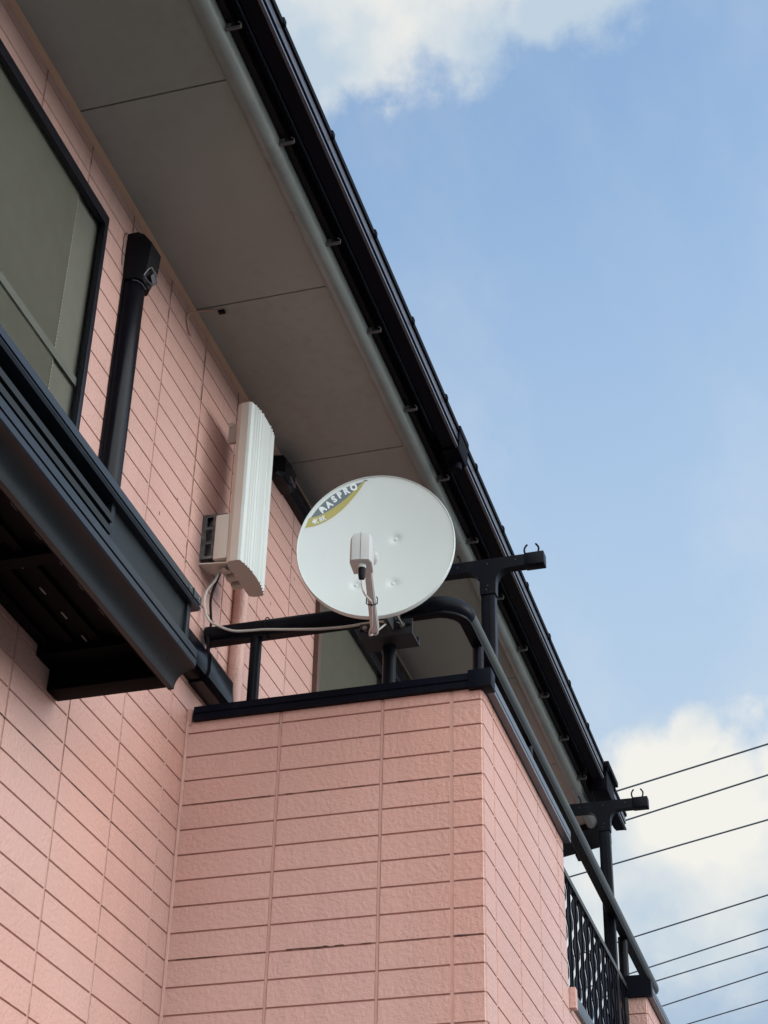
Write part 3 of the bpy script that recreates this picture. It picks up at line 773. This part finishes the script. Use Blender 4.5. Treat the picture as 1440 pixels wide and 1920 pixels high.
s = MB(); s.box(5.5, 6.9, YO+TH+.3, YO+TH+.33, 1.9, 1.97); s.box(6.85, 6.9, YO+TH+.3, YO+TH+.33, 1.4, 1.9); s.build('inner_rail', 'rail', bal)

# ------------------------------------------------------------------ laundry pole holders
def pole_holder(x, y, za, label):
    e = empty('laundry_pole_holder', (x, y, 1.4), label, 'laundry pole holder', 'T-shaped laundry pole holders on the balcony')
    s = MB(); s.box(x-.018, x+.018, y-.022, y+.024, 1.40, za-.10, b=.003)
    s.box(x-.020, x-.017, y-.006, y+.012, 1.40, za-.12)
    s.build('post', 'rail', e)
    s = MB()     # T head: arms joined to the stem with curved webs
    def web(cx, sgn):
        pts = []
        for k in range(9):
            a = R(90*k/8); pts.append((cx+sgn*.045*(1-math.sin(a)), za-.024-.045*(1-math.cos(a))))
        return pts
    right = [(y-.027-.045*(1-math.sin(R(90*k/8))), za-.024-.050*(1-math.cos(R(90*k/8)))) for k in range(9)]
    left = [(y+.027+.045*(1-math.sin(R(90*k/8))), za-.024-.050*(1-math.cos(R(90*k/8)))) for k in range(9)]
    prof = [(y-.13, za+.018), (y-.13, za-.024)]+right+[(y-.026, za-.115), (y+.026, za-.115)]+list(reversed(left))+[(y+.16, za-.024), (y+.16, za+.018)]
    s.px(prof, x-.022, x+.012)
    s.build('head', 'rail', e)
    s = MB()
    s.box(x-.026, x+.016, y-.190, y-.125, za-.026, za+.020, b=.003)
    s.box(x-.016, x+.008, y+.15, y+.33, za-.020, za+.016, b=.002)
    build_each(s, 'arm', 'rail', e)
    s = MB()
    for q in ((y, za-.002), (y-.095, za), (y+.10, za-.002), (y, za-.085), (y+.004, za-.100)):
        s.tube([(x-.022, q[0], q[1]), (x-.0240, q[0], q[1])], .0026, n=8)
    build_each(s, 'rivet', 'clamp', e)
    s = MB()
    for yy, sg in ((y-.127, 1), (y-.163, -1)):
        z = za+.019
        s.tube([(x, yy-.003*sg, z), (x, yy+.004*sg, z+.014), (x, yy+.006*sg, z+.030), (x, yy-.001*sg, z+.044), (x, yy-.005*sg, z+.045)], .0033, n=8, smooth=4)
    z = za+.016
    s.tube([(x, y+.10, z), (x, y+.095, z+.018), (x, y+.099, z+.036), (x, y+.106, z+.044)], .0035, n=8, smooth=4)
    build_each(s, 'hook', 'rail', e)
    return e
pole_holder(4.79, 1.118, 3.082, 'near black T-shaped laundry pole holder right of the dish')
pole_holder(6.80, 1.108, 3.105, 'far black T-shaped laundry pole holder at the end of the eave')

# ------------------------------------------------------------------ satellite dish
C = Vector((4.000, 1.2630, 2.7015))
az, el = R(10), R(2)
n = Vector((-math.cos(az)*math.cos(el), -math.sin(az)*math.cos(el), math.sin(el)))
# dish plane axes as the viewer sees them: hr to the right, hu up
hr = n.cross(Vector((0, 0, 1))).normalized()*-1
hu = n.cross(hr).normalized()*1
if hu.z < 0: hu = -hu
if hr.y > 0: hr = -hr
RW, RH, DEP = 0.2235, 0.2405, 0.030
dimples = []
def sag(u, v):
    q = (u/RW)**2+(v/RH)**2
    w_ = DEP*(q-1)
    for (du, dv) in dimples:
        d2_ = ((u-du)**2+(v-dv)**2)/.013**2
        w_ += -.0055*math.exp(-d2_)
    return w_
def onplane(px_, py_):      # where a sight line meets the dish plane, as (u, v)
    d = pix(px_, py_); w_ = 0.0
    for _ in range(6):
        tt = (C.dot(n)+w_)/d.dot(n); P = d*tt-C; u, v = P.dot(hr), P.dot(hu)
        w_ = DEP*((u/RW)**2+(v/RH)**2-1)
    return u, v
dimples = [onplane(742, 1010), onplane(737, 1093), onplane(667, 1097), onplane(672, 1013)]
def DP(u, v, lift=0.0): return C+hr*u+hu*v+n*(sag(u, v)+lift)
dish = empty('satellite_dish', (4.28, 1.30, 2.5), 'round white satellite dish on a black bracket at the balcony rail', 'satellite dish')
s = MB()
NR, NA = 90, 140
front = []
for i in range(1, NR+1):
    r_ = i/NR
    front.append([DP(RW*r_*math.cos(2*math.pi*k/NA), RH*r_*math.sin(2*math.pi*k/NA)) for k in range(NA)])
cen = s.bm.verts.new(DP(0, 0))
fv = [[s.bm.verts.new(p) for p in ring] for ring in front]
for k in range(NA): s.bm.faces.new((cen, fv[0][k], fv[0][(k+1) % NA]))
for a, b in zip(fv[:-1], fv[1:]):
    for k in range(NA): s.bm.faces.new((a[k], b[k], b[(k+1) % NA], a[(k+1) % NA]))
# rolled rim and back skin
def ell(scale, w_): return [C+hr*(RW*scale*math.cos(2*math.pi*k/NA))+hu*(RH*scale*math.sin(2*math.pi*k/NA))+n*w_ for k in range(NA)]
rimr = [ell(1.0, .0008), ell(1.004, .0030), ell(1.010, .0036), ell(1.016, .0010), ell(1.018, -.005), ell(1.016, -.012), ell(1.002, -.014), ell(0.985, -.011)]
prev = fv[-1]
for ring in rimr:
    cur = [s.bm.verts.new(p) for p in ring]
    for k in range(NA): s.bm.faces.new((prev[k], cur[k], cur[(k+1) % NA], prev[(k+1) % NA]))
    prev = cur
for i in range(NR-2, 0, -6):
    r_ = i/NR
    cur = [s.bm.verts.new(C+hr*(RW*r_*math.cos(2*math.pi*k/NA))+hu*(RH*r_*math.sin(2*math.pi*k/NA))+n*(DEP*(r_*r_-1)-.004)) for k in range(NA)]
    for k in range(NA): s.bm.faces.new((prev[k], cur[k], cur[(k+1) % NA], prev[(k+1) % NA]))
    prev = cur
s.bm.faces.new(prev)
refl = s.build('reflector', 'white', dish)
s = MB()
for (u, v) in dimples:
    p = DP(u, v); s.tube([p, p+n*.0025, p+n*.0035], .0052, n=14, rs=[.0052, .0050, .003])
build_each(s, 'rivet', 'white', dish)
# decal: slate segment with a gold band, following the rim
def curve(pp, k=16):
    """smooth (u,v) curve through pixel sightings"""
    P = [Vector((*onplane(*q), 0)) for q in pp]; Q = []
    for i in range(len(P)-1):
        p0 = P[max(i-1, 0)]; p1 = P[i]; p2 = P[i+1]; p3 = P[min(i+2, len(P)-1)]
        for j in range(k):
            t_ = j/k
            Q.append(0.5*((2*p1)+(-p0+p2)*t_+(2*p0-5*p1+4*p2-p3)*t_*t_+(-p0+3*p1-3*p2+p3)*t_**3))
    Q.append(P[-1]); return Q
def resample(Q, m_):
    L_ = [0]
    for a, b in zip(Q[:-1], Q[1:]): L_.append(L_[-1]+(b-a).length)
    out_ = []
    for i in range(m_+1):
        t_ = L_[-1]*i/m_; j = 0
        while j < len(L_)-2 and L_[j+1] < t_: j += 1
        f_ = (t_-L_[j])/max(L_[j+1]-L_[j], 1e-9); out_.append(Q[j].lerp(Q[j+1], f_))
    return out_
low = resample(curve([(567, 991), (600, 983), (636, 961), (668, 927), (690, 894)]), 40)
mid = resample(curve([(575.5, 973), (608, 963), (645, 938), (672, 912), (689.6, 894.2)]), 40)
a0 = math.atan2(low[0].y/RH, low[0].x/RW); am = math.atan2(mid[0].y/RH, mid[0].x/RW); a1 = math.atan2(low[-1].y/RH, low[-1].x/RW)
if a0 < 0: a0 += 2*math.pi
if am < 0: am += 2*math.pi
K = 0.962
rimcurve = [Vector((RW*K*math.cos(am+(a1-am)*i/40), RH*K*math.sin(am+(a1-am)*i/40), 0)) for i in range(41)]
lowext = [Vector((RW*K*math.cos(a0), RH*K*math.sin(a0), 0))]+low[1:-2]
midext = [rimcurve[0]]+mid[1:-2]+[rimcurve[-1]]
lowext += [rimcurve[-1]]
midext = resample(midext, 40); lowext = resample(lowext, 40)
def strip(mb, A, B, lift, sub=6, mi=0):
    for i in range(len(A)-1):
        for j in range(sub):
            f0, f1 = j/sub, (j+1)/sub
            q = [A[i].lerp(B[i], f0), A[i+1].lerp(B[i+1], f0), A[i+1].lerp(B[i+1], f1), A[i].lerp(B[i], f1)]
            if (q[0]-q[3]).length < 1e-7 and (q[1]-q[2]).length < 1e-7: continue
            vs2 = [mb.bm.verts.new(DP(p.x, p.y, lift)) for p in q]
            mb.bm.faces.new(vs2).material_index = mi
s = MB()
strip(s, rimcurve, midext, .0006, mi=0)
strip(s, midext, lowext, .0006, mi=1)
bmesh.ops.remove_doubles(s.bm, verts=s.bm.verts[:], dist=1e-6)
dec = s.build('decal', ['slate', 'gold'], dish)
def glyph(ch, px_, py_, hpx, ang, bold, squash=1.0):
    cu = bpy.data.curves.new('glyph', 'FONT'); cu.body = ch; cu.align_x = 'CENTER'; cu.align_y = 'CENTER'
    cu.size = 1.0; cu.offset = bold; cu.resolution_u = 4
    ob = bpy.data.objects.new('glyph', cu); COL.objects.link(ob)
    bpy.context.view_layer.update()
    dg = bpy.context.evaluated_depsgraph_get()
    me = bpy.data.meshes.new_from_object(ob.evaluated_get(dg))
    vs3 = [v.co.copy() for v in me.vertices]; fs = [list(p.vertices) for p in me.polygons]
    bpy.data.objects.remove(ob); bpy.data.curves.remove(cu); bpy.data.meshes.remove(me)
    if ch == 'M':     # the rounded, two-legged M of the maker's lettering
        vs3 = [Vector((x, y, 0)) for x, y in ((.02, 0), (.06, .62), (.20, .93), (.38, 1.0), (.62, .92), (.82, .72), (1.0, .10), (.74, .0), (.66, .36), (.50, .22), (.38, .40), (.26, 0))]
        fs = [[0, 1, 2, 10, 11], [2, 3, 4, 8, 9, 10], [4, 5, 6, 7, 8]]
    xs = [v.x for v in vs3]; ys = [v.y for v in vs3]
    cx_, cy_ = (min(xs)+max(xs))/2, (min(ys)+max(ys))/2; h = max(ys)-min(ys)
    u0, v0 = onplane(px_, py_); u1, v1 = onplane(px_, py_-hpx)
    sc_ = math.hypot(u1-u0, v1-v0)/h
    ca, sa = math.cos(ang), math.sin(ang); res = []
    for v in vs3:
        x, y = (v.x-cx_)*sc_*squash, (v.y-cy_)*sc_
        res.append((u0+x*ca-y*sa, v0+x*sa+y*ca))
    return res, fs
s = MB()
for ch, a, b, h, ang, bold, sq in (
        ('M', 605.0, 955.2, 12.5, 44, .030, .95), ('A', 616.6, 946.0, 12.5, 40, .050, .95), ('S', 626.5, 936.4, 12.5, 36, .055, 1.0),
        ('P', 637.5, 928.4, 12.5, 33, .055, .95), ('R', 650.0, 920.6, 13, 26, .055, .95), ('O', 663.2, 914.0, 13.5, 22, .065, .90),
        ('4', 588.0, 978.6, 9.5, 14, .016, .75), ('K', 594.0, 977.2, 9.5, 16, .016, .75), ('8', 601.3, 974.4, 9.0, 18, .016, .80), ('K', 608.2, 971.4, 9.5, 22, .016, .75)):
    pts2, fs = glyph(ch, a, b, h, R(ang), bold, sq)
    vv = [s.bm.verts.new(DP(u, v, .0013)) for u, v in pts2]
    for f in fs:
        try: s.bm.faces.new([vv[i] for i in f])
        except ValueError: pass
s.build('lettering', 'letter', dec, smooth=False)
# feed arm
def sight(px_, py_, x):      # point on a sight line at a given distance along the house
    d = pix(px_, py_); return d*(x/d.x)
A0 = sight(704, 1187, 4.035); A1 = sight(689, 1052, 3.765)
ad = (A1-A0).normalized(); aside = ad.cross(Vector((0, 0, 1))).normalized(); aup = aside.cross(ad)
if aup.z < 0: aup = -aup
def armring(c, wd, ht, bev=.35):
    pts = []
    for a, b in ((-1, -1+bev), (-1+bev, -1), (1-bev, -1), (1, -1+bev), (1, 1-bev), (1-bev, 1), (-1+bev, 1), (-1, 1-bev)):
        pts.append(c+aside*a*wd/2+aup*b*ht/2)
    return pts
s = MB()
LA = (A1-A0).length
s.loft([armring(A0-ad*.004, .008, .010), armring(A0+ad*.004, .018, .018), armring(A0+ad*.02, .0235, .024), armring(A0+ad*LA*.5, .0225, .024), armring(A1, .020, .022)])
s.build('feed_arm', 'lnb', dish)
s = MB()
q = A0+ad*.012-aup*.0123
s.tube([q, q-aup*.0012], .0022, n=8)
q = A0+ad*.045
s.build('arm_hole', 'black', dish)
# feed unit (LNB)
Lc = sight(678.5, 1036, 3.735)
lx = Vector((ad.x, ad.y, 0)).normalized(); ly = Vector((-lx.y, lx.x, 0)); lz = Vector((0, 0, 1))
if ly.y > 0: ly = -ly      # to the right
def LP(a, b, c): return Lc+lx*a+ly*b+lz*c     # a toward viewer, b right, c up
s = MB()
def lring(c, inset, f):
    w_, d_ = .0295-inset, .036-inset
    return [LP(a, b, c) for a, b in ((-d_, -w_*.8), (-d_, w_*.8), (-d_*.8, w_), (d_*.55, w_), (d_*f, w_*.78), (d_*f*1.06, 0), (d_*f, -w_*.78), (d_*.55, -w_))]
s.loft([lring(-.046, .002, .96), lring(-.044, 0, 1), lring(.0, 0, 1), lring(.028, .0005, .99), lring(.040, .004, .95), lring(.047, .012, .85), lring(.049, .022, .6)])
s.build('feed_housing', 'lnb', dish)
s = MB()
s.tube([LP(-.030, .010, .020), LP(-.050, .012, .016), LP(-.058, .012, .0145), LP(-.060, .012, .014)], .028, n=28, rs=[.0235, .0275, .0275, .022])
s.build('feed_horn', 'lnb', dish)
s = MB(); s.box(0, 0.001, 0, 0.001, 0, 0.001) if False else None
s.tube([LP(.0365, 0, .043), LP(.0388, 0, .0), LP(.0388, 0, -.044)], .0005, n=5)
s.build('housing_seam', 'clamp', dish)
s = MB(); s.tube([LP(.012, .002, -.045), LP(.012, .002, -.058)], .0125, n=18, rs=[.0125, .0115]); s.build('connector_collar', 'lnb', dish)
s = MB(); s.tube([LP(.012, .003, -.057), LP(.012, .003, -.080), LP(.011, .003, -.090), LP(.010, .003, -.092)], .0095, n=18, rs=[.0098, .0098, .0075, .004]); s.build('connector_boot', 'black', dish)
s = MB()
tie = A0+ad*(LA*.46)
cab = [LP(.011, .003, -.088), LP(.008, .0045, -.108), LP(-.012, .010, -.122), tie-aup*.0145+ad*.012, tie-aup*.0150, A0+ad*.05-aup*.0145+aside*.006, A0+ad*.015-aup*.006+aside*.014, A0+aside*.016+Vector((.02, 0, .006)), Vector((4.16, 1.262, 2.545))]
s.tube(cab, .0030, n=8, smooth=6); s.build('feed_cable', 'cable', dish)
s = MB()
ring = armring(tie, .030, .031)
s.tube(ring+[ring[0]], .0016, n=6); s.tube([tie-aup*.016, tie-aup*.021+ad*.004], .003, n=6)
s.build('cable_tie', 'black', dish)
# mount
s = MB()
s.tube([(4.192, 1.262, 2.545), (4.192, 1.262, 2.86)], .0185, n=20); s.build('mast', 'clamp', dish)
s = MB()
s.box(4.10, 4.185, 1.225, 1.300, 2.60, 2.80, b=.004)
s.box(4.065, 4.10, 1.19, 1.33, 2.62, 2.77, b=.004)
s.box(4.055, 4.17, 1.255, 1.270, 2.515, 2.63, b=.004)
s.build('elevation_bracket', 'clamp', dish)
s = MB()
s.px([(1.213, 2.530), (1.213, 2.575), (1.372, 2.575), (1.372, 2.530)], 4.214, 4.219)
s.px([(1.2131, 2.5255), (1.2131, 2.5300), (1.3719, 2.5300), (1.3719, 2.5255)], 4.214, 4.298)
s.px([(1.214, 2.5305), (1.214, 2.556), (1.371, 2.556), (1.371, 2.5305)], 4.293, 4.298)
build_each(s, 'clamp_plate', 'clamp', dish)
s = MB()
for yc in (1.350, 1.238):
    s.loft([[(4.2135, yc+.017*math.cos(a)+(.006 if math.cos(a) > 0 else -.006), 2.553+.0055*math.sin(a)) for a in [R(22.5*k) for k in range(16)]],
            [(4.2125, yc+.017*math.cos(a)+(.006 if math.cos(a) > 0 else -.006), 2.553+.0055*math.sin(a)) for a in [R(22.5*k) for k in range(16)]]])
build_each(s, 'clamp_slot', 'black', dish)
s = MB()
s.tube([(4.2124, 1.243, 2.553), (4.203, 1.243, 2.553), (4.2028, 1.243, 2.553), (4.125, 1.243, 2.556)], .0045, n=10, rs=[.009, .009, .0045, .0045])
s.tube([(4.2124, 1.352, 2.553), (4.198, 1.352, 2.553)], .0075, n=6)
build_each(s, 'clamp_bolt', 'bolt', dish)

# ------------------------------------------------------------------ panel antenna
ant = empty('panel_antenna', (4.29, W, 2.9), 'flat upright white ribbed television antenna on the wall left of the dish', 'antenna')
s = MB()
xa, xb = 4.186, 4.398
def fy_(t):   # front surface with its ribs, t 0..1 across
    base = 1.752-.013*math.sin(math.pi*t)
    for c0 in (.10, .17, .24, .33, .66, .74, .82, .90):
        base -= .0050*math.exp(-((t-c0)/.013)**2)
    return base
front = [(xa+(xb-xa)*i/90, fy_(i/90)) for i in range(91)]
prof = front+[(xb+.004, 1.760), (xb+.004, 1.785), (xb-.004, 1.800), (xa+.006, 1.800), (xa-.003, 1.786), (xa-.004, 1.760)]
s.pz(prof, 2.842, 3.447)
for f in s.bm.faces:
    c = f.calc_center_median()
    f.material_index = 0 if c.y < 1.757 and 2.85 < c.z < 3.44 else 1
s.build('radome', ['panel', 'panelside'], ant, smooth=False)
s = MB()
s.box(4.19, 4.375, 1.8005, 1.846, 2.862, 3.025, b=.005)
s.box(4.205, 4.235, 1.8475, 1.8488, 2.872, 2.884)
s.build('junction_box', 'panelside', ant)
s = MB()
for x in (4.232, 4.282, 4.330):
    s.box(x, x+.024, 1.8005, 1.838, 2.846, 2.861, b=.004)
build_each(s, 'connector_shroud', 'panelside', ant)
s = MB()
s.box(4.196, 4.256, 1.886, W-.001, 2.872, 3.035, b=.002)
for y0_, y1_ in ((1.848, 1.856), (1.877, 1.8855)):
    s.box(4.196, 4.201, y0_, y1_, 2.872, 3.035)
for z0_ in (2.872, 2.925, 2.978, 3.024):
    s.box(4.1965, 4.2005, 1.856, 1.877, z0_, z0_+.010)
s.loft([[(4.196, 1.892, 3.030), (4.256, 1.892, 3.030), (4.250, 1.85, 3.030), (4.215, 1.812, 3.030), (4.200, 1.812, 3.030)], [(4.196, 1.892, 3.034), (4.256, 1.892, 3.034), (4.250, 1.85, 3.034), (4.215, 1.812, 3.034), (4.200, 1.812, 3.034)]])
s.box(4.214, 4.240, 1.852, 1.878, 2.880, 3.028, b=.006)
s.build('wall_bracket', 'galv', ant)
s = MB()
s.loft([[(4.196, 1.892, 2.855), (4.256, 1.892, 2.855), (4.268, 1.815, 2.852), (4.205, 1.800, 2.852)], [(4.196, 1.892, 2.859), (4.256, 1.892, 2.859), (4.268, 1.815, 2.856), (4.205, 1.800, 2.856)]])
s.build('bracket_foot', 'panelside', ant)
s = MB()
for r1, z_ in ((.021, 2.848), (.013, 2.842)):
    s.tube([(4.232, 1.822, 2.853), (4.232, 1.822, z_)], r1, n=20)
s.build('bracket_bolt', 'bolt', ant)
s = MB(); s.box(4.266, 4.280, 1.800, 1.862, 3.36, 3.43, b=.003); s.tube([(4.264, 1.852, 3.43), (4.282, 1.852, 3.43)], .011, n=14)
s.build('upper_clip', 'panelside', ant)

# ------------------------------------------------------------------ cables
s = MB()
pth = [(4.25, 1.842, 2.86), (4.252, 1.8575, 2.825)]+[(4.247, 1.8806, 2.7857), (4.243, 1.883, 2.7383), (4.240, 1.862, 2.6785), (4.238, 1.8227, 2.648), (4.240, 1.7782, 2.6275), (4.245, 1.727, 2.624), (4.248, 1.6812, 2.6227), (4.248, 1.591, 2.6100), (4.248, 1.5072, 2.5992), (4.247, 1.4243, 2.5944), (4.243, 1.3668, 2.5940), (4.222, 1.32, 2.580), (4.19, 1.275, 2.56), (4.16, 1.262, 2.545)]
s.tube(pth, .0040, n=10, smooth=6)
s.build('antenna_cable', 'cable', label='pale cable sagging from the panel antenna along the handrail to the dish', cat='cable', origin=(4.25, 1.84, 2.86))
s = MB()
s.tube([(4.268, 1.850, 2.86), (4.266, 1.872, 2.774), (4.281, 1.872, 2.700), (4.292, 1.876, 2.655), (4.30, 1.880, 2.60), (4.262, 1.868, 2.575), (4.25, 1.862, 2.605), (4.26, 1.87, 2.64)], .0045, n=8, smooth=6)
s.build('black_cable', 'black', label='short black cable dropping behind the end of the handrail', cat='cable', origin=(4.268, 1.85, 2.86))
s = MB()
rg = railring(Vector((4.28, 1.681, ZRL)), Vector((0, -1, 0)), r=.0335)
rg = [p+Vector((-.002, 0, 0)) for p in rg]
s.tube([*rg, rg[0]], .0018, n=6);
s.build('cable_tie', 'black', label='black cable tie round the handrail holding the pale cable', cat='cable tie', origin=(4.28, 1.681, 2.643))
s = MB()
s.tube([(3.985, 1.815, 3.684), (3.975, 1.83, 3.676), (3.945, 1.862, 3.655), (3.925, 1.884, 3.632), (3.93, 1.888, 3.60), (3.955, 1.888, 3.575), (3.965, 1.888, 3.583)], .0032, n=8, smooth=5)
s.build('soffit_cable', 'pinkcable', label='thin pink painted cable between the soffit joint and the wall', cat='cable', origin=(3.985, 1.815, 3.684))
s = MB(); s.box(3.985, 4.00, 1.79, 1.812, 3.674, 3.6825, b=.002)
s.build('cable_clip', 'black', label='small black cable clip on the soffit joint', cat='clip', origin=(3.99, 1.80, 3.68))

# ------------------------------------------------------------------ overhead wires
def onz(px_, py_, z):
    d = pix(px_, py_); return d*(z/d.z)
WL = [((1167, 1480), (1440, 1395), 7.0, 'topmost overhead wire meeting the roof corner'),
      ((1183, 1535), (1440, 1453), 7.0, 'second overhead wire from the top just under the far gutter end'),
      ((1065, 1645), (1440, 1537), 7.0, 'third overhead wire from the top crossing behind the far laundry pole holder'),
      ((1195, 1755), (1440, 1678), 7.0, 'overhead wire in the middle with wide gaps above and below'),
      ((1220, 1813), (1440, 1742), 7.4, 'upper wire of the lower bundle of four'),
      ((1235, 1838), (1440, 1775), 7.4, 'second wire of the lower bundle of four'),
      ((1240, 1887), (1440, 1822), 7.4, 'third wire of the lower bundle reaching the end of the handrail'),
      ((1290, 1920), (1440, 1875), 7.4, 'lowest overhead wire in the bottom right corner')]
for a, b, z, lab in WL:
    A, B = onz(*a, z), onz(*b, z); d = (B-A).normalized()
    s = MB(); P0 = A-d*9; P1 = B+d*16; pts3 = []
    for k in range(25):
        t_ = k/24; p = P0.lerp(P1, t_); pts3.append(p)
    s.tube(pts3, .0085, n=6)
    s.build('overhead_wire', 'wire', label=lab, cat='wire', group='overhead wires beyond the house', origin=tuple(A))
